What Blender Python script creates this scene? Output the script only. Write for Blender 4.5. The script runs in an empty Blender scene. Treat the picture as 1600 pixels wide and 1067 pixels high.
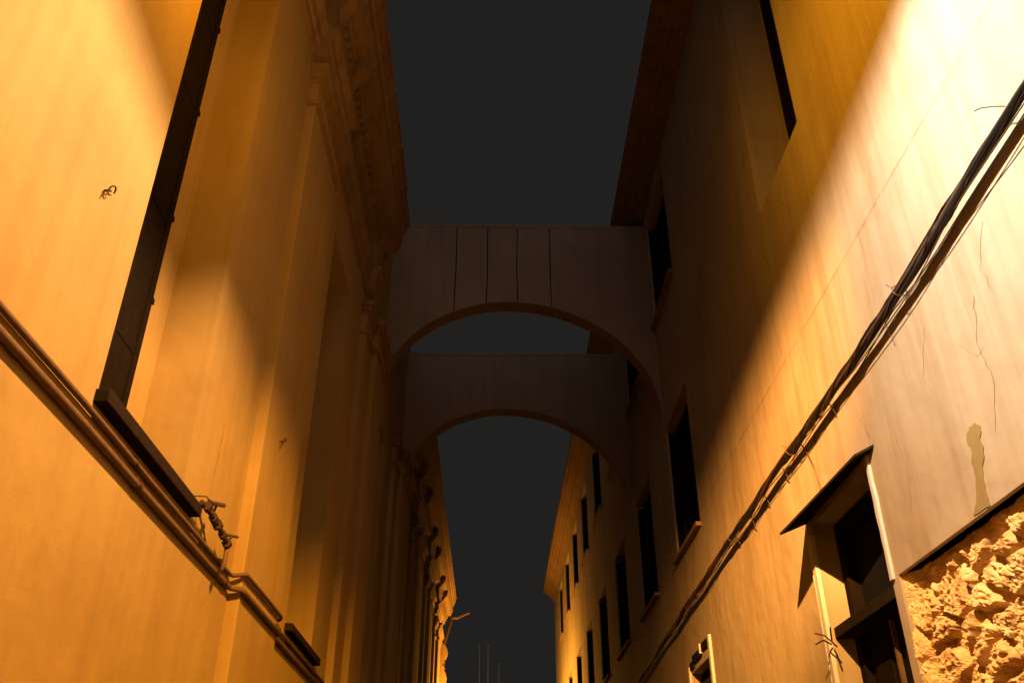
import bpy, bmesh, math, random
from mathutils import Vector, Matrix, noise
random.seed(7)
R = math.radians
C = bpy.context.scene.collection
sc = bpy.context.scene

# ------------------------------------------------------------------ camera
CAMZ = 1.6
F = 1400.0
cam = bpy.data.cameras.new('camera'); cam_o = bpy.data.objects.new('camera', cam); C.objects.link(cam_o)
cam.sensor_width = 36; cam.lens = 36*F/1600; cam.clip_end = 500; cam.clip_start = 0.05
yv = Vector((-35, F, -836.5)).normalized()
zv = Vector((0, -yv.z, yv.y)).normalized()
xv = yv.cross(zv)
RM = Matrix((xv, yv, zv))
right = RM @ Vector((1, 0, 0)); fwd = RM @ Vector((0, 1, 0)); up = RM @ Vector((0, 0, 1))
cam_o.matrix_world = Matrix(((right.x, up.x, -fwd.x, 0), (right.y, up.y, -fwd.y, 0), (right.z, up.z, -fwd.z, CAMZ), (0, 0, 0, 1)))
sc.camera = cam_o

# ------------------------------------------------------------------ night sky, exposure
w = bpy.data.worlds.new('World'); sc.world = w; w.use_nodes = True
bgn = w.node_tree.nodes['Background']
bgn.inputs['Color'].default_value = (1.0, 0.95, 0.92, 1); bgn.inputs['Strength'].default_value = 0.0152
sc.view_settings.view_transform = 'Standard'; sc.view_settings.look = 'None'
sc.view_settings.exposure = 0; sc.view_settings.gamma = 1
sc.cycles.diffuse_bounces = 2; sc.cycles.max_bounces = 8

fill_sun = bpy.data.lights.new('added_sky_fill', 'SUN'); fill_sun.energy = 0.26; fill_sun.angle = R(60); fill_sun.color = (1.0, 0.93, 0.86)  # added soft neutral fill that lifts the dark faces, no moon behind it
fill_sun_o = bpy.data.objects.new('added_sky_fill', fill_sun); C.objects.link(fill_sun_o); fill_sun_o.rotation_euler = (R(52), 0, 0)
LAMP = Vector((0.6, 2.6, 5.81))
LAMP2 = Vector((0.7, 32.2, 5.6))

# ------------------------------------------------------------------ helpers
def link(name, bm, mat, parent=None, smooth=False):
    me = bpy.data.meshes.new(name)
    bmesh.ops.recalc_face_normals(bm, faces=bm.faces)
    bm.to_mesh(me); bm.free()
    for m in (mat if isinstance(mat, list) else [mat]): me.materials.append(m)
    if smooth:
        for p in me.polygons: p.use_smooth = True
    o = bpy.data.objects.new(name, me); C.objects.link(o)
    if parent is not None: o.parent = parent
    return o

def tag(o, label, cat, group=None, kind=None):
    if label: o['label'] = label
    if cat: o['category'] = cat
    if group: o['group'] = group
    if kind: o['kind'] = kind
    return o

def empty(name, label, cat, group=None, loc=(0, 0, 0)):
    o = bpy.data.objects.new(name, None); C.objects.link(o); o.location = loc
    return tag(o, label, cat, group)

def box(bm, x0, x1, y0, y1, z0, z1):
    v = [bm.verts.new((x, y, z)) for x in (x0, x1) for y in (y0, y1) for z in (z0, z1)]
    for f in ((0, 1, 3, 2), (4, 6, 7, 5), (0, 4, 5, 1), (2, 3, 7, 6), (0, 2, 6, 4), (1, 5, 7, 3)):
        bm.faces.new([v[i] for i in f])
    return v

def boxes(*bs):
    bm = bmesh.new()
    for b in bs: box(bm, *b)
    return bm

def quad(bm, a, b, c, d):
    return bm.faces.new([bm.verts.new(p) for p in (a, b, c, d)])

def bevel(bm, w, seg=2):
    bmesh.ops.bevel(bm, geom=list(bm.edges), offset=w, segments=seg, affect='EDGES', profile=0.5)
    return bm

def tube(bm, pts, r, n=8, caps=True):
    pts = [Vector(p) for p in pts]
    rings = []
    for i, p in enumerate(pts):
        t = (pts[min(i+1, len(pts)-1)] - pts[max(i-1, 0)])
        t = t.normalized() if t.length > 1e-9 else Vector((0, 1, 0))
        a = Vector((0, 0, 1)) if abs(t.z) < 0.9 else Vector((1, 0, 0))
        u = t.cross(a).normalized(); v = u.cross(t)
        rr = r[i] if isinstance(r, (list, tuple)) else r
        rings.append([bm.verts.new(p + rr*(math.cos(2*math.pi*k/n)*u + math.sin(2*math.pi*k/n)*v)) for k in range(n)])
    for i in range(len(rings)-1):
        for k in range(n):
            bm.faces.new((rings[i][k], rings[i][(k+1) % n], rings[i+1][(k+1) % n], rings[i+1][k]))
    if caps:
        bm.faces.new(rings[0][::-1]); bm.faces.new(rings[-1])

def extrude_y(bm, prof, y0, y1, X, s):
    """prof: list of (out, z) closed outline, out measured from wall plane X towards the alley"""
    a = [bm.verts.new((X - s*o, y0, z)) for o, z in prof]
    b = [bm.verts.new((X - s*o, y1, z)) for o, z in prof]
    n = len(prof)
    for i in range(n):
        bm.faces.new((a[i], a[(i+1) % n], b[(i+1) % n], b[i]))
    bm.faces.new(a); bm.faces.new(b[::-1])

# ------------------------------------------------------------------ materials
def mat(name): 
    m = bpy.data.materials.new(name); m.use_nodes = True
    return m, m.node_tree.nodes, m.node_tree.links, m.node_tree.nodes['Principled BSDF']

def plain(name, col, rough=0.7, metal=0.0, var=0.35, scale=18, bump=0.3, bdist=0.004, spec=0.3):
    m, N, L, P = mat(name)
    tc = N.new('ShaderNodeTexCoord'); nz = N.new('ShaderNodeTexNoise'); nz.inputs['Scale'].default_value = scale; nz.inputs['Detail'].default_value = 6
    L.new(tc.outputs['Object'], nz.inputs['Vector'])
    mx = N.new('ShaderNodeMixRGB'); mx.inputs[1].default_value = tuple(c*(1-var) for c in col)+(1,); mx.inputs[2].default_value = tuple(min(1, c*(1+var)) for c in col)+(1,)
    L.new(nz.outputs['Fac'], mx.inputs[0]); L.new(mx.outputs[0], P.inputs['Base Color'])
    P.inputs['Roughness'].default_value = rough; P.inputs['Metallic'].default_value = metal
    P.inputs['Specular IOR Level'].default_value = spec
    bp = N.new('ShaderNodeBump'); bp.inputs['Strength'].default_value = bump; bp.inputs['Distance'].default_value = bdist
    L.new(nz.outputs['Fac'], bp.inputs['Height']); L.new(bp.outputs[0], P.inputs['Normal'])
    return m

def stucco(name, col, dark, streak=0.25, speck=0.3, ledge=None, rough_amt=1.0):
    """painted plaster: vertical run-off streaks, faint blotches, fine trowel grain"""
    m, N, L, P = mat(name)
    tc = N.new('ShaderNodeTexCoord')
    def nzt(scale, detail, vec, rough=0.55, dist=0.0):
        n = N.new('ShaderNodeTexNoise'); n.inputs['Scale'].default_value = scale; n.inputs['Detail'].default_value = detail
        n.inputs['Roughness'].default_value = rough; n.inputs['Distortion'].default_value = dist
        L.new(vec, n.inputs['Vector']); return n.outputs['Fac']
    def mapping(sx, sy, sz):
        mp = N.new('ShaderNodeMapping'); mp.inputs['Scale'].default_value = (sx, sy, sz)
        L.new(tc.outputs['Object'], mp.inputs['Vector']); return mp.outputs['Vector']
    def ramp(f, a, b, ca=0.0, cb=1.0):
        r = N.new('ShaderNodeMapRange'); r.inputs[1].default_value = a; r.inputs[2].default_value = b
        r.inputs[3].default_value = ca; r.inputs[4].default_value = cb; L.new(f, r.inputs[0]); return r.outputs[0]
    def math_(op, a, b):
        n = N.new('ShaderNodeMath'); n.operation = op
        for i, x in enumerate((a, b)):
            if isinstance(x, (int, float)): n.inputs[i].default_value = x
            else: L.new(x, n.inputs[i])
        return n.outputs[0]
    st = ramp(nzt(1.0, 5, mapping(7, 7, 0.45), 0.6, 0.3), 0.45, 0.78)
    st2 = ramp(nzt(1.0, 4, mapping(30, 30, 1.3), 0.6), 0.55, 0.8)
    bl = ramp(nzt(0.9, 6, mapping(1, 1, 1), 0.6), 0.35, 0.7)
    fac = math_('MULTIPLY', st, streak)
    fac = math_('ADD', fac, math_('MULTIPLY', math_('MULTIPLY', st2, bl), streak*0.9))
    fac = math_('ADD', fac, math_('MULTIPLY', bl, 0.30))
    pt = ramp(nzt(0.55, 4, mapping(1, 1, 0.8), 0.5, 0.8), 0.50, 0.56)
    fac = math_('ADD', fac, math_('MULTIPLY', pt, 0.17))
    sp = ramp(nzt(55, 2, tc.outputs['Object']), 0.74, 0.80)
    fac = math_('ADD', fac, math_('MULTIPLY', sp, speck))
    if ledge:
        sx = N.new('ShaderNodeSeparateXYZ'); L.new(tc.outputs['Object'], sx.inputs[0])
        wob = math_('ADD', sx.outputs['Z'], math_('MULTIPLY', nzt(6, 3, tc.outputs['Object']), 0.02))
        d = math_('ABSOLUTE', math_('SUBTRACT', wob, ledge+0.01), 0)
        line = ramp(d, 0.004, 0.014, 1.0, 0.0)
        line = math_('MULTIPLY', line, ramp(nzt(2.0, 4, tc.outputs['Object']), 0.35, 0.6, 0.15, 0.6))
        below = ramp(sx.outputs['Z'], ledge-1.3, ledge, 0.0, 1.0)
        below = math_('MULTIPLY', below, ramp(sx.outputs['Z'], ledge, ledge+0.01, 1.0, 0.0))
        run = ramp(nzt(1.0, 5, mapping(14, 14, 0.6), 0.65, 0.4), 0.5, 0.75)
        fac = math_('ADD', fac, line)
        fac = math_('ADD', fac, math_('MULTIPLY', math_('MULTIPLY', run, below), 0.4))
    cl = N.new('ShaderNodeClamp'); L.new(fac, cl.inputs[0])
    mx = N.new('ShaderNodeMixRGB'); mx.inputs[1].default_value = col+(1,); mx.inputs[2].default_value = dark+(1,)
    L.new(cl.outputs[0], mx.inputs[0]); L.new(mx.outputs[0], P.inputs['Base Color'])
    P.inputs['Roughness'].default_value = 0.85; P.inputs['Specular IOR Level'].default_value = 0.15
    h = math_('ADD', math_('MULTIPLY', nzt(1.6, 3, tc.outputs['Object']), 6.0), math_('MULTIPLY', nzt(70, 5, tc.outputs['Object']), 0.22))
    h = math_('ADD', h, math_('MULTIPLY', nzt(12, 4, tc.outputs['Object']), 0.45))
    bp = N.new('ShaderNodeBump'); bp.inputs['Strength'].default_value = 0.55*rough_amt; bp.inputs['Distance'].default_value = 0.008
    L.new(h, bp.inputs['Height']); L.new(bp.outputs[0], P.inputs['Normal'])
    return m

M = {}
M['left'] = stucco('ochre_plaster', (0.30, 0.215, 0.085), (0.20, 0.12, 0.035), 0.36, 0.15)
M['right'] = stucco('cream_plaster', (0.33, 0.285, 0.195), (0.20, 0.135, 0.065), 0.45, 0.35, ledge=5.42)
M['trim'] = stucco('stone_trim', (0.25, 0.165, 0.08), (0.11, 0.065, 0.03), 0.5, 0.3)
M['bridge'] = stucco('bridge_plaster', (0.25, 0.185, 0.145), (0.16, 0.115, 0.09), 0.4, 0.2)
M['wood'] = plain('dark_wood', (0.011, 0.008, 0.006), 0.9, spec=0.0)
M['black'] = plain('black_board', (0.012, 0.011, 0.011), 0.8, spec=0.03)
M['glass'] = plain('dark_glass', (0.009, 0.009, 0.010), 0.6, var=0.1, bump=0.05, spec=0.02)
M['pipe'] = plain('painted_pipe', (0.10, 0.058, 0.024), 0.75, var=0.5, scale=25)
M['rust'] = plain('rusted_iron', (0.05, 0.026, 0.014), 0.8, var=0.6, scale=60, bump=0.8)
M['slate'] = plain('dark_slate', (0.02, 0.014, 0.011), 0.95, var=0.4, spec=0.0)
M['rubber'] = plain('black_rubber', (0.014, 0.012, 0.011), 0.38, var=0.3, spec=0.5)
M['rubber2'] = plain('brown_cable', (0.07, 0.035, 0.014), 0.5, var=0.5, spec=0.4)
M['white'] = plain('white_paint', (0.45, 0.41, 0.38), 0.55, var=0.12, scale=30)
M['metal'] = plain('grey_metal', (0.2, 0.2, 0.2), 0.4, metal=0.8)
M['crack'] = plain('crack_dirt', (0.10, 0.055, 0.025), 0.95, var=0.5)
M['patch'] = stucco('bare_render', (0.22, 0.17, 0.065), (0.14, 0.09, 0.03), 0.5, 0.5)
M['ground'] = plain('worn_paving', (0.045, 0.038, 0.034), 0.8, var=0.4, scale=4)

def stone_mat():
    m, N, L, P = mat('rubble_stone')
    tc = N.new('ShaderNodeTexCoord')
    v = N.new('ShaderNodeTexNoise'); v.inputs['Scale'].default_value = 5; v.inputs['Detail'].default_value = 10; v.inputs['Roughness'].default_value = 0.7
    L.new(tc.outputs['Object'], v.inputs['Vector'])
    cr = N.new('ShaderNodeValToRGB'); e = cr.color_ramp.elements
    e[0].position = 0.30; e[0].color = (0.28, 0.16, 0.06, 1); e[1].position = 0.68; e[1].color = (0.85, 0.64, 0.32, 1)
    k = e.new(0.5); k.color = (0.70, 0.46, 0.19, 1)
    L.new(v.outputs['Fac'], cr.inputs[0]); L.new(cr.outputs[0], P.inputs['Base Color'])
    P.inputs['Roughness'].default_value = 0.95; P.inputs['Specular IOR Level'].default_value = 0.1
    n2 = N.new('ShaderNodeTexNoise'); n2.inputs['Scale'].default_value = 38; n2.inputs['Detail'].default_value = 12; n2.inputs['Roughness'].default_value = 0.75
    L.new(tc.outputs['Object'], n2.inputs['Vector'])
    bp = N.new('ShaderNodeBump'); bp.inputs['Strength'].default_value = 1.0; bp.inputs['Distance'].default_value = 0.02
    L.new(n2.outputs['Fac'], bp.inputs['Height']); L.new(bp.outputs[0], P.inputs['Normal'])
    return m
M['stone'] = stone_mat()

# ------------------------------------------------------------------ ground
bm = bmesh.new(); n = 24
for i in range(n):
    for j in range(n):
        x0, x1 = -150+300*i/n, -150+300*(i+1)/n; y0, y1 = -100+350*j/n, -100+350*(j+1)/n
        quad(bm, (x0, y0, 0), (x1, y0, 0), (x1, y1, 0), (x0, y1, 0))
bmesh.ops.remove_doubles(bm, verts=bm.verts, dist=0.001)
g = link('ground', bm, M['ground']); tag(g, 'worn grey stone paving of the alley floor', 'ground', kind='structure')

# ------------------------------------------------------------------ walls with openings
def wall_mesh(X, s, ya, yb, za, zb, ops, back, bm=None):
    """openings (y0,y1,z0,z1,depth): hole in the face with reveals of that depth"""
    bm = bm or bmesh.new()
    ys = sorted({ya, yb, *[o[0] for o in ops], *[o[1] for o in ops]}); zs = sorted({za, zb, *[o[2] for o in ops], *[o[3] for o in ops]})
    for i in range(len(ys)-1):
        for j in range(len(zs)-1):
            cy, cz = (ys[i]+ys[i+1])/2, (zs[j]+zs[j+1])/2
            if any(o[0] < cy < o[1] and o[2] < cz < o[3] for o in ops): continue
            quad(bm, (X, ys[i], zs[j]), (X, ys[i+1], zs[j]), (X, ys[i+1], zs[j+1]), (X, ys[i], zs[j+1]))
    for y0, y1, z0, z1, d in ops:
        D = X + s*d
        quad(bm, (X, y0, z0), (D, y0, z0), (D, y0, z1), (X, y0, z1))
        quad(bm, (X, y1, z0), (D, y1, z0), (D, y1, z1), (X, y1, z1))
        quad(bm, (X, y0, z1), (D, y0, z1), (D, y1, z1), (X, y1, z1))
        if z0 > za: quad(bm, (X, y0, z0), (D, y0, z0), (D, y1, z0), (X, y1, z0))
    quad(bm, (back, ya, za), (back, yb, za), (back, yb, zb), (back, ya, zb))
    for y in (ya, yb): quad(bm, (X, y, za), (back, y, za), (back, y, zb), (X, y, zb))
    quad(bm, (X, ya, zb), (back, ya, zb), (back, yb, zb), (X, yb, zb))
    bmesh.ops.remove_doubles(bm, verts=bm.verts, dist=0.0005)
    return bm

# ================================================================== LEFT PALACE
XL = -1.7
palace = empty('palace', 'long ochre plastered palace along the left with recessed windows, flat pilasters and heavy cornice', 'palace', loc=(XL, 12, 0))
PI_ = palace
def under(o, par):           # keep world placement while parenting
    o.parent = par; o.matrix_parent_inverse = par.matrix_world.inverted() if par.type != 'EMPTY' else Matrix.Translation(-Vector(par.location))
    return o

PEND = 30.6
rec = [3.44+4.1*k for k in range(-2, 7)]
ops = [(y, y+1.2, 3.36, 7.42, 0.30) for y in rec]
under(link('wall', wall_mesh(XL, -1, -9, PEND, 0, 9.3, ops, -9), M['left']), palace)
# window: back panel strips, dark joinery, sill slab
def left_window(y, par):
    xb = XL-0.30
    bm = bmesh.new()
    zz0, zz1 = 3.36, 7.42
    quad(bm, (xb, y+0.90, zz0), (xb, y+1.2, zz0), (xb, y+1.2, zz1), (xb, y+0.90, zz1))
    quad(bm, (xb, y, zz0), (xb, y+0.08, zz0), (xb, y+0.08, zz1), (xb, y, zz1))
    quad(bm, (xb, y+0.08, zz1-0.12), (xb, y+0.90, zz1-0.12), (xb, y+0.90, zz1), (xb, y+0.08, zz1))
    quad(bm, (xb, y+0.90, zz0), (xb, y+0.90, zz1-0.12), (xb-0.12, y+0.90, zz1-0.12), (xb-0.12, y+0.90, zz0))
    quad(bm, (xb, y+0.08, zz0), (xb, y+0.08, zz1-0.12), (xb-0.12, y+0.08, zz1-0.12), (xb-0.12, y+0.08, zz0))
    quad(bm, (xb, y+0.08, zz1-0.12), (xb, y+0.90, zz1-0.12), (xb-0.12, y+0.90, zz1-0.12), (xb-0.12, y+0.08, zz1-0.12))
    win = under(link('window', bm, M['left']), par)
    b = [(xb-0.02, xb+0.03, y+0.08, y+0.14, zz0, zz1-0.12), (xb-0.02, xb+0.03, y+0.84, y+0.90, zz0, zz1-0.12), (xb-0.02, xb+0.035, y+0.50, y+0.56, zz0, zz1-0.12)]
    for z in (3.40, 4.05, 4.95, 5.9, 6.6): b.append((xb-0.018, xb+0.024, y+0.14, y+0.50, z, z+0.07)); b.append((xb-0.018, xb+0.024, y+0.56, y+0.84, z, z+0.07))
    under(link('frame', boxes(*b), M['wood']), win)
    under(link('pane', boxes((xb-0.03, xb-0.02, y+0.08, y+0.90, zz0, zz1-0.12)), M['glass']), win)
    # open louvred shutter folded against the recess back, its hinges stand proud
    b = [(xb-0.018, xb+0.02, y+0.57, y+0.838, zz0+0.06, zz1-0.2)]
    for z in (3.62, 4.42, 5.02, 5.9, 6.7): b.append((xb-0.01, xb+0.035, y+0.88, y+0.915, z, z+0.035))
    under(link('shutter', boxes(*b), M['wood']), win)
    bm = boxes((XL-0.05, XL+0.065, y-0.02, y+1.40, 3.325, 3.39)); bevel(bm, 0.006)
    under(link('sill', bm, M['slate']), win)
for y in rec: left_window(y, palace)

# pilasters with capitals
def pilaster(y0, w, out, zt, x=XL):
    bm = boxes((x-0.05, x+out, y0, y0+w, 0, zt)); bevel(bm, 0.006)
    o = under(link('pilaster', bm, M['left']), palace)
    bm = bmesh.new()
    for (a, z0, z1) in ((0.035, zt-0.42, zt-0.37), (0.02, zt-0.14, zt-0.10), (0.05, zt-0.10, zt-0.04), (0.085, zt-0.04, zt+0.03)):
        box(bm, x-0.02, x+out+a, y0-a, y0+w+a, z0, z1)
    under(link('capital', bm, M['trim']), o)
pilaster(5.8, 1.12, 0.08, 7.9)
for k in range(6):
    y = 9.62+4.1*k
    if y > PEND-1: break
    pilaster(y, 1.75, 0.075, 7.86)
    pilaster(y+0.55, 0.95, 0.15, 7.9)

# entablature: architrave, frieze, dentils, corona; breaks forward over the pilasters
def entab(bm, y0, y1, p):
    extrude_y(bm, [(-0.1, 8.07), (0.03+p, 8.07), (0.03+p, 8.18), (0.055+p, 8.19), (0.055+p, 8.33), (0.08+p, 8.34), (0.11+p, 8.40), (0.11+p, 8.44), (-0.1, 8.44)], y0, y1, XL, -1)
    extrude_y(bm, [(-0.1, 8.44), (0.05+p, 8.44), (0.05+p, 8.86), (-0.1, 8.86)], y0, y1, XL, -1)
def corn(bm, y0, y1, p):
    extrude_y(bm, [(-0.1, 8.86), (0.09+p, 8.86), (0.12+p, 8.93), (0.12+p, 9.06), (0.19+p, 9.07), (0.20+p, 9.14), (0.30+p, 9.15), (0.31+p, 9.19), (0.36+p, 9.30), (0.36+p, 9.46), (0.39+p, 9.48), (0.42+p, 9.56), (0.45+p, 9.62), (0.45+p, 9.70), (-0.1, 9.70)], y0, y1, XL, -1)
GAP0, GAP1 = 10.25, 15.55         # the mouldings stop where the bridges are built against the palace
def clip_run(fn, bm, a, b, p):
    for u, v in ((a, min(b, GAP0)), (max(a, GAP1), b)):
        if v-u > 0.02: fn(bm, u, v, p)
bm = bmesh.new()
breaks = [(5.75, 6.97)] + [(9.57+4.1*k, 11.42+4.1*k) for k in range(6) if 11.42+4.1*k < PEND+0.3]
for lo, hi in ((-9, GAP0), (GAP1, PEND)):
    bm = bmesh.new(); y = lo
    for a, b in breaks:
        a, b = max(a, lo), min(b, hi)
        if b-a < 0.05: continue
        if a-y > 0.02: entab(bm, y, a, 0.0)
        entab(bm, a, b, 0.10); y = b
    if hi-y > 0.02: entab(bm, y, hi, 0.0)
    under(link('frieze', bm, M['trim']), palace)
bm = bmesh.new(); clip_run(corn, bm, -9, PEND+0.1, 0)
y = 0.0
while y < PEND-0.1:
    p = 0.0
    if not GAP0-0.1 < y < GAP1: box(bm, XL+0.10, XL+0.175, y, y+0.075, 8.935, 9.05)
    y += 0.135
for a, b in breaks: # blocks under the corona
    for yy in (a+0.08, b-0.26):
        if GAP0-0.2 < yy < GAP1: continue
        extrude_y(bm, [(0.0, 8.80), (0.16, 8.80), (0.22, 8.90), (0.30, 9.0), (0.33, 9.145), (0.0, 9.145)], yy, yy+0.18, XL, -1)
# tile edge joints above the gutter
y = 1.0
while y < PEND:
    if not GAP0-0.95 < y < GAP1: box(bm, XL+0.40, XL+0.47, y, y+0.9, 9.705, 9.73)
    y += 0.96
under(link('cornice', bm, M['trim']), palace)
under(link('raised_wall', boxes((-4, XL+0.003, GAP0-0.05, GAP1+0.05, 8.0, 10.88)), M['left']), palace)
# end of the block: quoin scrolls, spout
bm = bmesh.new()
tube(bm, [(XL+0.30, PEND+0.1, 9.1), (XL+0.5, PEND+0.2, 9.12), (XL+0.78, PEND+0.25, 9.26), (XL+0.92, PEND+0.25, 9.30)], [0.05, 0.05, 0.04, 0.035], 8)
under(link('drain_spout', bm, M['pipe']), palace)
bm = bmesh.new()
tube(bm, [(XL+0.10, PEND+0.06, 0.0), (XL+0.10, PEND+0.06, 8.2), (XL+0.30, PEND+0.1, 8.95), (XL+0.32, PEND+0.1, 9.12)], 0.05, 8)
under(link('downpipe', bm, M['rust']), palace)
bm = bmesh.new()
pr = []
for k in range(49):
    t = k/48; z = 8.25-1.35*t
    pr.append((0.06+0.13*abs(math.sin(math.pi*t*2.0))**0.7+0.05*math.sin(t*9)+(0.06 if 0.42 < t < 0.6 else 0), z))
pr = [(-0.05, 8.25)]+pr+[(-0.05, 6.9)]
extrude_y(bm, pr, PEND+0.002, PEND+0.24, XL, -1)
under(link('carved_scroll', bm, M['trim']), palace)

# ================================================================== RIGHT TOWNHOUSE
XR = 2.5
house = empty('townhouse', 'tall cream plastered house along the right, rubble stone and a hooded door low down', 'house', loc=(XR, 12, 0))
HEND = 36.5
win1 = [(10.36+3.12*k, 1.5) for k in range(0, 9)]
ops = [(y, y+wd, 5.28, 7.2, 0.22) for y, wd in win1 if y+wd < HEND]
ops += [(y, y+wd, 9.0, 10.9, 0.22) for y, wd in win1 if y+wd < HEND]
ops += [(5.44, 6.64, 7.02, 10.6, 0.42)]
ops += [(1.2, 2.4, 7.02, 10.6, 0.42)]
ops += [(-9, 5.43, 0, 3.2, 0.03)]
ops += [(5.53, 6.72, 0, 3.97, 0.30)]
ops += [(10.56, 11.70, 2.2, 3.78, 0.20)]
under(link('wall', wall_mesh(XR, 1, -9, HEND, 0, 11.5, ops, 9), M['right']), house)

def right_window(y, wd, z0, z1, par, d=0.22):
    xb = XR+d
    bm = boxes((xb-0.07, xb-0.01, y, y+0.06, z0, z1), (xb-0.07, xb-0.01, y+wd-0.06, y+wd, z0, z1), (xb-0.07, xb-0.01, y+0.06, y+wd-0.06, z1-0.06, z1),
               (xb-0.07, xb-0.01, y+0.06, y+wd-0.06, z0, z0+0.06), (xb-0.065, xb-0.01, y+wd/2-0.035, y+wd/2+0.035, z0+0.06, z1-0.06))
    f = under(link('window', bm, M['wood']), par)
    under(link('pane', boxes((xb-0.008, xb+0.01, y-0.02, y+wd+0.02, z0-0.02, z1+0.02)), M['glass']), f)
    bm = boxes((XR-0.07, XR+0.12, y-0.05, y+wd+0.07, z0-0.055, z0-0.002)); bevel(bm, 0.008)
    under(link('sill', bm, M['trim']), f)
    for a, b in ((y+0.004, y+0.03), (y+wd-0.03, y+wd-0.004)):
        under(link('shutter', boxes((XR+0.03, xb-0.08, a, b, z0+0.05, z1-0.06)), M['wood']), f)
for y, wd in win1:
    if y+wd < HEND:
        right_window(y, wd, 5.28, 7.2, house); right_window(y, wd, 9.0, 10.9, house)
# tall recesses above the door
for y in (5.44, 1.2):
    xb = XR+0.42
    f = under(link('blind_window', boxes((xb-0.02, xb+0.02, y-0.02, y+1.22, 7.0, 10.62)), M['right']), house)
    b = [(xb-0.07, xb-0.02, y+0.1, y+0.17, 7.06, 10.5), (xb-0.07, xb-0.02, y+0.95, y+1.02, 7.06, 10.5)]
    for z in (7.04, 8.2, 9.3, 10.5): b.append((xb-0.065, xb-0.02, y+0.17, y+0.95, z, z+0.06))
    under(link('frame', boxes(*b), M['wood']), f)
    under(link('pane', boxes((xb-0.03, xb-0.021, y+0.17, y+0.95, 7.06, 10.5)), M['glass']), f)

# cornice
bm = bmesh.new()
extrude_y(bm, [(-0.1, 11.2), (0.04, 11.2), (0.04, 11.26), (0.09, 11.28), (0.09, 11.34), (0.16, 11.36), (0.18, 11.42), (0.26, 11.44), (0.26, 11.49), (0.34, 11.51), (0.40, 11.58), (0.44, 11.6), (0.45, 11.7), (0.45, 11.74), (-0.1, 11.74)], -9, HEND+0.1, XR, 1)
under(link('cornice', bm, M['trim']), house)

# exposed rubble
def hgt(y, z):
    q = Vector((y*0.95, z*1.25, 0.3))
    q = q + 0.09*Vector((noise.noise(q*3.1), noise.noise(q*3.1+Vector((5, 5, 5))), 0))+0.012*Vector((noise.noise(q*21), noise.noise(q*21+Vector((5, 5, 5))), 0))
    d, p = noise.voronoi(q*4.0)
    e = min(1.0, max(0.0, (d[1]-d[0]-0.05)/0.20)); e = e*e*(3-2*e)
    c = Vector(p[0]); r1 = noise.noise(c*5.1+Vector((.3, .1, .7))); r2 = noise.noise(c*4.3+Vector((7, 2, 4)))
    t = q*4.0-c
    h = e*(0.052+0.035*r1+0.05*r2*t.x+0.05*r1*t.y)
    h += (1-e)*0.014*noise.noise(q*30)
    d2, p2 = noise.voronoi(q*13)
    h += e*0.010*min(1, (d2[1]-d2[0])/0.25)
    h += 0.014*noise.fractal(q*13, 0.7, 2.1, 6)+0.012*noise.noise(q*48)+0.006*noise.noise(q*90)
    return h
bm = bmesh.new()
def grid(y0, y1, z0, z1, step):
    ny, nz = int(round((y1-y0)/step)), int(round((z1-z0)/step))
    V = []
    for i in range(ny+1):
        row = []
        for j in range(nz+1):
            y = y0+(y1-y0)*i/ny; z = z0+(z1-z0)*j/nz
            row.append(bm.verts.new((XR+0.095-0.075*max(0, min(1, (y-5.30)/0.14))-hgt(y, z)*(0.25+0.75*min(1, (3.2-z)/0.14))*(1-0.6*max(0, min(1, (y-5.30)/0.14))), y, z)))
        V.append(row)
    for i in range(ny):
        for j in range(nz):
            bm.faces.new((V[i][j], V[i+1][j], V[i+1][j+1], V[i][j+1]))
grid(3.4, 5.44, 2.2, 3.2, 0.0075)
grid(-3, 3.4, 2.2, 3.2, 0.05)
grid(-3, 5.43, 0, 2.2, 0.05)
under(link('rubble_masonry', bm, M['stone']), house)

# ---- door with transom light and thin slate hood
def vx(o): return XR - o
xb = XR+0.30
door = under(link('door', boxes((xb-0.02, xb+0.04, 5.50, 6.75, 0, 4.0)), M['black']), house)
bm = boxes((xb-0.14, xb-0.02, 5.535, 5.61, 0, 3.96), (xb-0.14, xb-0.02, 6.62, 6.715, 0, 3.96), (xb-0.14, xb-0.02, 5.61, 6.62, 3.84, 3.96))
bevel(bm, 0.006)
under(link('frame', bm, M['wood']), door)
bm = boxes((XR+0.02, XR+0.24, 5.535, 6.715, 3.10, 3.18)); bevel(bm, 0.006)
under(link('transom_bar', bm, M['slate']), door)
under(link('transom_pane', boxes((xb-0.05, xb-0.03, 5.61, 6.62, 3.18, 3.84)), M['glass']), door)
for (a, b) in ((5.62, 6.10), (6.12, 6.61)):
    bm = boxes((xb-0.09, xb-0.04, a, b, 0.02, 3.09), (xb-0.11, xb-0.09, a+0.10, b-0.10, 1.7, 2.95)); bevel(bm, 0.008)
    under(link('door_leaf', bm, M['wood']), door)
# pale stops catching the lamp
under(link('door_stop', boxes((xb-0.135, xb-0.105, 6.06, 6.085, 0, 3.09)), M['pipe']), door)
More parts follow.
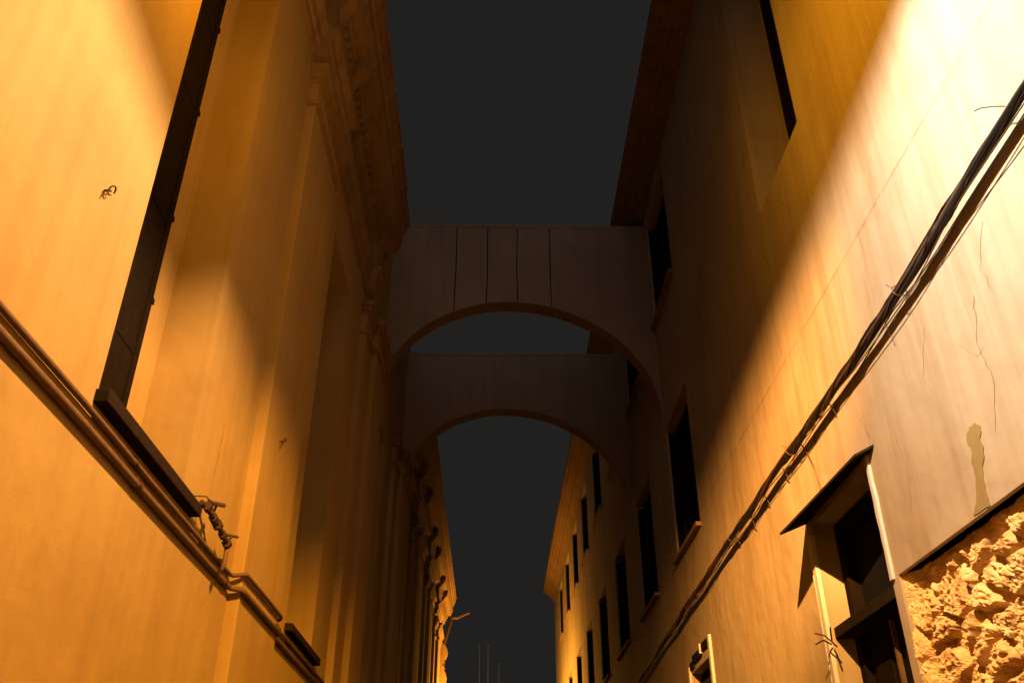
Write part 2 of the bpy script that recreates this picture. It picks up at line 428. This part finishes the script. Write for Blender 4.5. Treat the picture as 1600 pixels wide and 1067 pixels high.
# painted surround: chipped pale architrave near, moulded far side
def wob_strip(y0, y1, z0, z1, out, step=0.06, amp=0.012, both=True):
    bm = bmesh.new(); n = int((z1-z0)/step); L_ = []
    for i in range(n+1):
        z = z0+(z1-z0)*i/n
        a = y0+amp*noise.noise(Vector((3.3, y0*7, z*9)))*2; b = y1+(amp*noise.noise(Vector((9.1, y1*7, z*11)))*2 if both else 0)
        L_.append([bm.verts.new(p) for p in ((XR+0.002, a, z), (XR-out, a+0.006, z), (XR-out, b-0.006, z), (XR+0.002, b, z))])
    for i in range(n):
        for k in range(3): bm.faces.new((L_[i][k], L_[i][k+1], L_[i+1][k+1], L_[i+1][k]))
    bm.faces.new(L_[0]); bm.faces.new(L_[-1][::-1]); return bm
under(link('surround', wob_strip(5.475, 5.526, 3.19, 4.02, 0.018, amp=0.006), M['white']), door)
under(link('surround', wob_strip(6.725, 6.80, 0.0, 3.90, 0.03, amp=0.003), M['white']), door)
under(link('surround', wob_strip(6.83, 6.86, 0.0, 3.90, 0.018, amp=0.003), M['white']), door)
# hood: thin sloping slab
bm = bmesh.new()
P_ = [(XR+0.02, 5.36, 4.06), (XR+0.02, 6.86, 4.05), (XR-0.30, 6.62, 3.87), (XR-0.12, 5.42, 4.0)]
t_ = [bm.verts.new(p) for p in P_]; b_ = [bm.verts.new((p[0], p[1], p[2]-0.018)) for p in P_]
bm.faces.new(t_); bm.faces.new(b_[::-1])
for i in range(4): bm.faces.new((t_[i], t_[(i+1) % 4], b_[(i+1) % 4], b_[i]))
under(link('hood', bm, M['slate']), door)
bm = bmesh.new()
for a, b in (((XR-0.02, 6.70, 3.06), (XR-0.20, 6.52, 3.02)), ((XR-0.03, 6.66, 3.07), (XR-0.12, 6.40, 3.11)), ((XR-0.02, 6.60, 3.02), (XR-0.16, 6.62, 3.12))):
    tube(bm, [a, ((a[0]+b[0])/2, (a[1]+b[1])/2, (a[2]+b[2])/2+0.03), b], 0.006, 6)
under(link('wire_hooks', bm, M['rust']), door)

# ---- small low window with white trims
y0, y1, zt = 10.56, 11.70, 3.78
sw = under(link('small_window', boxes((XR+0.19, XR+0.22, y0-0.02, y1+0.02, 2.2, 3.80)), M['black']), house)
under(link('trim', boxes((XR-0.03, XR+0.004, y0-0.085, y0-0.004, 2.1, 3.99)), M['white']), sw)
under(link('trim', boxes((XR-0.03, XR+0.004, y1+0.004, y1+0.075, 2.1, 3.86)), M['white']), sw)
under(link('lintel_gap', boxes((XR-0.022, XR+0.004, y0-0.002, y0+0.40, 3.90, 3.985), (XR-0.022, XR+0.004, y0+0.44, y0+0.95, 3.86, 3.955), (XR-0.022, XR+0.004, y0+0.90, y1-0.01, 3.82, 3.90)), M['black']), sw)
under(link('latch', boxes((XR-0.04, XR+0.004, y0+0.40, y0+0.44, 3.88, 3.99)), M['white']), sw)
b = [(XR+0.10, XR+0.13, y0+0.05+0.09*i, y0+0.07+0.09*i, 2.2, 3.76) for i in range(12)]
under(link('window_bars', boxes(*b), M['wood']), sw)

# ---- peeled patch
bm = bmesh.new()
outl = [(4.13, 3.60), (4.17, 3.63), (4.225, 3.63), (4.27, 3.605), (4.285, 3.56), (4.26, 3.53), (4.275, 3.49), (4.30, 3.46), (4.29, 3.42), (4.30, 3.38), (4.32, 3.33), (4.335, 3.29), (4.37, 3.25), (4.42, 3.215), (4.24, 3.205), (4.24, 3.27), (4.235, 3.33), (4.215, 3.40), (4.17, 3.44), (4.15, 3.49), (4.165, 3.535), (4.135, 3.565)]
def patch(outl, h):
    bm = bmesh.new(); pts = []
    for i in range(len(outl)):
        a, b = outl[i], outl[(i+1) % len(outl)]
        for t in (0, .33, .66): pts.append((a[0]+(b[0]-a[0])*t+random.uniform(-.004, .004), a[1]+(b[1]-a[1])*t+random.uniform(-.004, .004)))
    t_ = [bm.verts.new((XR-h, y, z)) for y, z in pts]; b_ = [bm.verts.new((XR+0.004, y, z)) for y, z in pts]
    bm.faces.new(t_)
    for i in range(len(pts)): bm.faces.new((t_[i], t_[(i+1) % len(pts)], b_[(i+1) % len(pts)], b_[i]))
    return bm
under(link('peeled_patch', patch(outl, 0.004), M['patch']), house)

# ---- cracks: jagged dirt-filled lines
def crack(pts, wd=0.004, jit=0.02, X=XR, s=1):
    bm = bmesh.new(); P2 = []
    for i in range(len(pts)-1):
        a, b = Vector(pts[i]), Vector(pts[i+1]); n = max(2, int((b-a).length/0.035))
        for k in range(n):
            t = k/n; p = a.lerp(b, t); P2.append((p.x+random.uniform(-jit, jit)*0.6, p.y+random.uniform(-jit, jit)*0.3))
    P2.append(pts[-1]); prev = None
    for i, (y, z) in enumerate(P2):
        ww = wd*(0.35+0.65*abs(noise.noise(Vector((y*13, z*13, 1)))*2))*(1-0.6*i/len(P2))
        c = [bm.verts.new((X-s*0.0015, y-ww/2, z)), bm.verts.new((X-s*0.0015, y+ww/2, z+0.001))]
        if prev: bm.faces.new((prev[0], prev[1], c[1], c[0]))
        prev = c
    return bm
for pts, wd in (
    ([(6.62, 6.98), (6.72, 6.6), (6.62, 6.3), (6.80, 5.9), (6.72, 5.5)], 0.016),
    ([(6.0, 6.98), (6.1, 6.7), (5.95, 6.5), (6.05, 6.2)], 0.010),
    ([(5.0, 5.42), (4.7, 5.40), (4.62, 5.33), (4.5, 5.33)], 0.008),
    ([(5.40, 4.10), (5.52, 4.4), (5.60, 4.62)], 0.007),
    ([(3.85, 4.22), (3.95, 3.95), (3.90, 3.75), (4.02, 3.5)], 0.006),
    ([(4.10, 4.05), (3.98, 3.92), (3.90, 3.93)], 0.005),
    ([(5.05, 4.0), (5.0, 3.7), (5.08, 3.45)], 0.004),
    ([(4.4, 4.35), (4.55, 4.1), (4.5, 3.95)], 0.004),
    ([(3.6, 4.5), (3.72, 4.3), (3.68, 4.1)], 0.005),
    ([(6.3, 4.66), (6.35, 4.45), (6.42, 4.15)], 0.012)):
    under(link('crack', crack(pts, wd), M['crack']), house)
for pts, wd in (
    ([(5.15, 4.05), (5.12, 3.6), (5.25, 3.4)], 0.006),
    ([(4.75, 4.9), (4.78, 4.75)], 0.008),
    ([(2.45, 4.9), (2.46, 4.8)], 0.012), ([(4.12, 2.33), (4.11, 2.20)], 0.02), ([(4.40, 2.36), (4.40, 2.24)], 0.02), ([(4.27, 2.30), (4.27, 2.22)], 0.012)):
    under(link('crack', crack(pts, wd, X=XL, s=-1), M['crack']), palace)

# ================================================================== ARCHED BRIDGES
def bridge(Y0, th, cx, cz, r, ztop, label, spring, cut):
    br = empty('arched_bridge', label, 'bridge', 'arched bridges across the alley', loc=(cx, Y0, spring))
    bm = bmesh.new(); x0, x1 = XL-0.005, XR+0.005; n = 72
    xs = [x0+(x1-x0)*i/n for i in range(n+1)]
    def zb(x):
        dx = abs(x-cx)*(1.0 if x < cx else r/(x1-0.01-cx))
        if dx >= r: return spring
        return max(spring, cz+math.sqrt(r*r-dx*dx))
    F0 = [(bm.verts.new((x, Y0, zb(x))), bm.verts.new((x, Y0, ztop))) for x in xs]
    F1 = [(bm.verts.new((x, Y0+th, zb(x))), bm.verts.new((x, Y0+th, ztop))) for x in xs]
    for i in range(n):
        for Fs in (F0, F1): bm.faces.new((Fs[i][0], Fs[i+1][0], Fs[i+1][1], Fs[i][1]))
        bm.faces.new((F0[i][0], F0[i+1][0], F1[i+1][0], F1[i][0])); bm.faces.new((F0[i][1], F0[i+1][1], F1[i+1][1], F1[i][1]))
    for i in (0, n): bm.faces.new((F0[i][0], F0[i][1], F1[i][1], F1[i][0]))
    under(link('arch_wall', bm, M['bridge']), br)
    bm = boxes((XL+0.01, XR-0.01, Y0-0.006, Y0+th+0.006, ztop+0.002, ztop+0.07)); bevel(bm, 0.01)
    under(link('coping', bm, M['bridge']), br)
    for x in cut:
        z0 = zb(x)+0.01
        bm = bmesh.new(); prev = None
        for i in range(24):
            z = z0+(ztop-z0-0.01)*i/23; xx = x+0.012*noise.noise(Vector((x*5, 0, z*2)))
            c = [bm.verts.new((xx-0.009, Y0-0.002, z)), bm.verts.new((xx+0.009, Y0-0.002, z))]
            if prev: bm.faces.new((prev[0], prev[1], c[1], c[0]))
            prev = c
        under(link('joint', bm, M['black']), br)
bridge(11.9, 0.28, 0.19, 7.40, 2.04, 10.92, 'nearer plastered bridge spanning the alley on a round arch, thin dark joints above its crown', 7.45, (-0.66, -0.15, 0.34, 0.88))
bridge(15.2, 0.3, 0.20, 7.10, 2.10, 10.35, 'farther dim bridge seen through the round arch of the nearer one', 7.4, ())

# ================================================================== PIPES ON THE LEFT WALL
def pipe(name, label, z, r, off, jog, mat_, clips):
    root = empty(name, label, 'pipe', 'pipes running along the left wall', loc=(XL+off, 3, z))
    bm = bmesh.new()
    x = XL+off+r; x2 = XL+0.08+off+r
    pts = [(x, -4, z)]
    y = -3.6
    while y < 5.72:
        pts.append((x+0.004*noise.noise(Vector((y, z, 0))), y, z+0.012*noise.noise(Vector((y*0.7, 2, z*3))))); y += 0.3
    pts += [(x, 5.72, z), (x+0.01, 5.745, z), (x2-0.01, 5.765, z+jog*0.2), (x2, 5.80, z+jog*0.4), (x2, 6.3, z+jog*0.5), (x2, 6.93, z+jog*0.5), (x2-0.01, 6.965, z+jog*0.4), (x+0.01, 6.985, z), (x, 7.01, z), (x, 8.0, z), (x, 9.5, z)]
    tube(bm, pts, r, 12)
    under(link('tube', bm, mat_, smooth=True), root)
    for yc in clips:
        bm = bmesh.new(); xc = x if not 5.8 < yc < 6.9 else x2
        tube(bm, [(xc, yc-0.02, z+0.0), (xc, yc+0.02, z)], r*1.22, 12)
        box(bm, xc-off-r-0.002, xc, yc-0.012, yc+0.012, z+r*0.9, z+r*1.6+0.01)
        under(link('clip', bm, M['rust']), root)
    return root
pipe('pipe', 'thin upper pipe along the left wall, just below the window sills', 3.262, 0.0145, 0.006, 0.06, M['pipe'], (1.2, 2.2, 3.93, 5.5, 7.6))
pipe('pipe', 'thicker lower pipe along the left wall with dirt on its top side', 3.182, 0.019, 0.004, -0.03, M['pipe'], (0.8, 2.5, 4.0, 5.6, 6.85, 7.9))

# rusty valve assembly at far end of first sill
vr = empty('pipe_valve', 'rusty knobbly valve above the left pipes, at the far end of the first sill', 'valve', loc=(XL+0.06, 5.0, 3.4))
bm = bmesh.new(); x = XL+0.085
tube(bm, [(x-0.02, 4.80, 3.40), (x, 4.92, 3.385), (x, 5.10, 3.372), (x, 5.30, 3.345), (x, 5.36, 3.33)], 0.016, 10)
for (yy, zz, rr, ln) in ((4.86, 3.395, 0.027, 0.05), (5.0, 3.38, 0.028, 0.04), (5.09, 3.372, 0.032, 0.03), (5.22, 3.355, 0.026, 0.04), (5.33, 3.338, 0.030, 0.035)):
    tube(bm, [(x, yy-ln/2, zz), (x, yy+ln/2, zz-0.004)], rr, 6)
under(link('body', bm, M['rust']), vr)
bm = bmesh.new()
tube(bm, [(x, 4.97, 3.39), (x+0.01, 4.98, 3.455)], 0.008, 8); tube(bm, [(x-0.03, 4.94, 3.455), (x+0.045, 5.02, 3.462)], 0.013, 6); tube(bm, [(x+0.03, 4.94, 3.44), (x+0.0, 5.03, 3.47)], 0.010, 6)
under(link('handle', bm, M['rust']), vr); bm = bmesh.new()
tube(bm, [(x, 5.33, 3.34), (x+0.02, 5.335, 3.385)], 0.008, 8); tube(bm, [(x-0.02, 5.30, 3.385), (x+0.05, 5.37, 3.39)], 0.009, 6)
under(link('handle', bm, M['rust']), vr)
bm = bmesh.new(); tube(bm, [(x, 5.34, 3.33), (x, 5.345, 3.22), (x-0.01, 5.33, 3.17)], 0.014, 10)
under(link('drop_tube', bm, M['pipe'], smooth=True), vr)
bm = bmesh.new(); tube(bm, [(XL+0.02, 4.78, 3.43), (XL+0.07, 4.84, 3.45), (XL+0.10, 4.9, 3.43), (XL+0.08, 4.96, 3.41)], 0.004, 6)
under(link('wire', bm, M['rust']), vr)

# iron rings
def hook(x, y, z, label, s=-1, k=1.0):
    root = empty('iron_hook', label, 'hook', 'iron hooks in the left wall', loc=(x, y, z))
    bm = bmesh.new()
    tube(bm, [(x-0.02, y, z), (x+0.035*k, y, z-0.004)], 0.006*k, 8)
    under(link('pin', bm, M['rust']), root)
    bm = bmesh.new()
    tube(bm, [(x+0.035*k+0.012*k*math.sin(a), y+0.004+0.022*k*math.cos(a), z+0.002+0.022*k*math.sin(a)) for a in [i*math.pi/8 for i in range(15)]], 0.0045*k, 8)
    tube(bm, [(x+0.035*k, y-0.016*k, z-0.01*k), (x+0.03*k, y-0.022*k, z-0.045*k)], 0.0045*k, 6)
    under(link('ring', bm, M['rust']), root)
hook(XL, 3.03, 4.15, 'small rusty ring hook alone on the bright plaster left of the first dark window', k=0.9)
hook(XL+0.08, 6.22, 4.42, 'small rusty hook on the flat pilaster beyond the first dark window', k=1.0)

# ================================================================== CABLE BUNDLE
cb = empty('cable_bundle', 'thick sagging bundle of black and brown cables strung along the right wall', 'cables', loc=(XR-0.08, 6, 4.7))
def zc(y):
    K = [(-4, 4.80), (2.92, 4.715), (3.52, 4.68), (4.28, 4.64), (5.28, 4.60), (6.54, 4.60), (8.63, 4.57), (15.4, 4.39), (21, 4.25)]
    for k in range(len(K)-1):
        if K[k][0] <= y <= K[k+1][0]:
            z = K[k][1]+(K[k+1][1]-K[k][1])*(y-K[k][0])/(K[k+1][0]-K[k][0])
    z += 0.008*math.sin((y-1.1)*2*math.pi/1.9)
    return z
def cable(ph, rad, tw, r, mt, seed, y0=-4.0, y1=20.0, drop=0.0):
    pts = []; y = y0
    while y < y1:
        a = ph+tw*y+1.3*noise.noise(Vector((y*0.5, seed, 0)))
        rr = rad*(0.8+0.6*noise.noise(Vector((y*0.9, seed, 7))))
        pts.append((XR-0.075+rr*math.cos(a)*0.8, y, zc(y)-drop*abs(math.sin(y*1.7+seed))+rr*math.sin(a)))
        y += 0.09 if y < 9 else 0.25
    bm = bmesh.new(); tube(bm, pts, r, 7); return under(link('cable', bm, mt, smooth=True), cb)
for i in range(20):
    rad = [0.0, .018, .030, .038, .042][i % 5]
    cable(i*2.4, rad*0.68, 1.3+0.5*(i % 3), random.choice([.007, .009, .011, .013]), M['rubber'] if i % 4 else M['rubber2'], i*3.7)
for i in range(8):
    cable(i*0.9, 0.030+0.004*(i % 3), 3.5+0.9*(i % 3), 0.0035+0.001*(i % 2), M['rubber2'] if i % 2 else M['rubber'], 200+i*5.3)
cable(4.6, 0.045, 0.1, 0.004, M['rubber2'], 91, drop=0.04)
cable(4.9, 0.050, 0.15, 0.004, M['rubber'], 55, drop=0.05)
for y in (2.2, 4.42, 6.7, 8.8, 11.2):
    bm = bmesh.new(); c = Vector((XR-0.075, y, zc(y)))
    tube(bm, [c+0.043*Vector((math.cos(a), 0.25*math.sin(a), math.sin(a))) for a in [i*math.pi/8 for i in range(17)]], 0.003, 6)
    tube(bm, [c+Vector((-0.04, 0, 0.02)), c+Vector((-0.07, 0.01, 0.05))], 0.0025, 6)
    under(link('cable_tie', bm, M['rubber2']), cb)
bm = bmesh.new(); tube(bm, [(XR-0.10, 3.02, 4.73), (XR-0.12, 3.06, 4.77), (XR-0.13, 3.14, 4.84), (XR-0.13, 3.19, 4.87)], 0.003, 6)
under(link('loose_end', bm, M['rubber']), cb)
bm = bmesh.new(); tube(bm, [(XR-0.05, 4.72, 4.60), (XR-0.04, 4.74, 4.54), (XR-0.045, 4.72, 4.48)], 0.0025, 6)
under(link('loose_end', bm, M['rubber']), cb)
bm = bmesh.new(); tube(bm, [(XR-0.05, 6.55, 4.60), (XR-0.01, 6.55, 4.54), (XR-0.006, 6.45, 4.35), (XR-0.006, 6.40, 4.14)], 0.006, 6)
under(link('drop_wire', bm, M['rubber2']), cb)
for y, h in ((7.0, .08), (7.6, .06), (8.1, .09), (8.7, .05), (5.8, .06)):
    bm = bmesh.new(); tube(bm, [(XR-0.06, y, zc(y)-0.03), (XR-0.02, y+0.01, zc(y)-0.05-h)], 0.004, 6)
    under(link('loose_end', bm, M['rubber']), cb)

# ================================================================== POLES FAR BEYOND
for x, y, zt, lab in ((-0.56, 45, 11.3, 'leftmost of three thin pale poles standing beyond the end of the alley'), (-0.15, 45, 11.3, 'middle of three thin pale poles standing beyond the end of the alley'), (0.38, 45, 10.4, 'rightmost and shortest of three thin pale poles standing beyond the end of the alley')):
    root = empty('pole', lab, 'pole', 'thin poles beyond the alley', loc=(x, y, 0))
    bm = bmesh.new(); tube(bm, [(x, y, 0), (x-0.01, y, zt*0.6), (x-0.05, y, zt)], [0.05, 0.035, 0.015], 8)
    under(link('shaft', bm, M['white'], smooth=True), root)
    bm = bmesh.new(); bmesh.ops.create_uvsphere(bm, u_segments=10, v_segments=6, radius=0.035, matrix=Matrix.Translation((x-0.05, y, zt)))
    under(link('finial', bm, M['white'], smooth=True), root)

# ================================================================== LAMPS AND ADDED FILL LIGHTS
def lamp_or_fill(name, loc, energy, col, r, par, falloff='Linear', smooth=0.0, near=None, aim=None):
    l = bpy.data.lights.new(name, 'SPOT' if aim else 'POINT'); l.energy = energy; l.color = col; l.shadow_soft_size = r
    l.use_nodes = True; nt = l.node_tree; em = nt.nodes['Emission']
    lf = nt.nodes.new('ShaderNodeLightFalloff'); lf.inputs['Strength'].default_value = 1.0; lf.inputs['Smooth'].default_value = smooth
    if near:        # falloff shaped by hand: dies away faster than a bare bulb beyond `near` metres
        def mth(op, a, b):
            n = nt.nodes.new('ShaderNodeMath'); n.operation = op
            for k, q in enumerate((a, b)):
                if isinstance(q, (int, float)): n.inputs[k].default_value = q
                else: nt.links.new(q, n.inputs[k])
            return n.outputs[0]
        dist = mth('DIVIDE', lf.outputs['Linear'], lf.outputs['Quadratic'])
        k = mth('DIVIDE', 1.0, mth('ADD', 1.0, mth('POWER', mth('DIVIDE', dist, near), 5.0)))
        nt.links.new(mth('MULTIPLY', lf.outputs[falloff], k), em.inputs['Strength'])
    else:
        nt.links.new(lf.outputs[falloff], em.inputs['Strength'])
    o = bpy.data.objects.new(name, l); C.objects.link(o); o.location = loc
    if aim:
        l.spot_size = R(aim[1]); l.spot_blend = 1.0; o.rotation_euler = (Vector(aim[0])-Vector(loc)).to_track_quat('-Z', 'Y').to_euler()
    under(o, par); return o

lamp1 = empty('street_lamp', 'tilted flat street lamp hung over the near part of the alley from the right wall', 'street lamp', loc=tuple(LAMP))
nrm = Vector((-0.33, 0.15, 1)).normalized()
ux = Vector((0, 1, 0)).cross(nrm).normalized(); uy = nrm.cross(ux)
bm = bmesh.new(); n = 40; rr = 0.30
prof = [(rr, 0.0), (rr+0.008, 0.0), (rr+0.008, 0.03), (0.22, 0.10), (0.10, 0.15), (0.0001, 0.16), (0.0001, 0.15), (0.10, 0.14), (0.215, 0.092), (rr, 0.026)]
rings = [[bm.verts.new(LAMP+ux*p[0]*math.cos(2*math.pi*k/n)+uy*p[0]*math.sin(2*math.pi*k/n)+nrm*p[1]) for k in range(n)] for p in prof]
for i in range(len(prof)):
    for k in range(n): bm.faces.new((rings[i][k], rings[i][(k+1) % n], rings[(i+1) % len(prof)][(k+1) % n], rings[(i+1) % len(prof)][k]))
under(link('shade', bm, M['metal']), lamp1)
bm = bmesh.new(); tube(bm, [tuple(LAMP+nrm*0.15), (1.3, 2.5, 6.35), (1.9, 2.4, 6.5), (2.52, 2.3, 6.4)], 0.025, 8)
under(link('bracket', bm, M['metal'], smooth=True), lamp1)
lamp_or_fill('lamp_or_fill', tuple(LAMP+nrm*0.012), 7000, (1.0, 0.40, 0.015), 0.036, lamp1, 'Quadratic', 30, near=9.5)
lamp_or_fill('lamp_or_fill', tuple(LAMP+nrm*0.012), 1000, (0.25, 0.72, 0.95), 0.036, lamp1, 'Quadratic', 4.0, near=3.4)  # extra pale light added to bleach the nearby walls, not a second bulb
lamp_or_fill('lamp_or_fill', tuple(LAMP+nrm*0.012), 1000, (0.15, 0.66, 1.0), 0.036, lamp1, 'Quadratic', 4.5, near=5.0, aim=((2.5, 3.7, 4.8), 112))  # added cool spot that whitens the hot area on the right wall
lamp_or_fill('added_throw', tuple(LAMP+nrm*0.012), 24500, (1.0, 0.41, 0.10), 0.036, lamp1, 'Quadratic', 45, near=10.0, aim=((2.5, 9.6, 4.4), 50))  # added spot, brightens the right wall farther down the alley
lamp_or_fill('added_glow', (-0.85, 3.2, 6.15), 115, (1.0, 0.40, 0.01), 0.12, lamp1, 'Quadratic', 0, near=4.3)  # added light without a fixture, lifts the upper near left wall
lamp_or_fill('added_glow', (0.5, 3.7, 7.2), 330, (1.0, 0.40, 0.01), 0.12, lamp1, 'Quadratic', 0, aim=((2.5, 4.3, 7.2), 110))  # unseen spot added to warm the upper right wall, no fixture

lamp2 = empty('street_lamp', 'round lantern lighting the far end of the alley', 'street lamp', loc=tuple(LAMP2))
bm = bmesh.new(); bmesh.ops.create_cone(bm, segments=16, radius1=0.22, radius2=0.05, depth=0.18, cap_ends=True, matrix=Matrix.Translation(LAMP2+Vector((0, 0, -0.30))) @ Matrix.Rotation(math.pi, 4, 'X'))
under(link('shade', bm, M['metal']), lamp2)
bm = bmesh.new(); tube(bm, [tuple(LAMP2+Vector((0, 0, -0.38))), (1.2, 32.2, 5.0), (2.52, 32.2, 5.0)], 0.03, 8)
under(link('bracket', bm, M['metal']), lamp2)
lamp_or_fill('lamp_or_fill', tuple(LAMP2), 1150, (1.0, 0.42, 0.05), 0.06, lamp2, 'Quadratic', near=15.0)

lamp_or_fill('lamp_or_fill', (-0.35, 29.0, 5.7), 1900, (1.0, 0.42, 0.05), 0.06, lamp2, 'Quadratic', near=4.5)  # added source with no lantern of its own, brightens the left cornice end
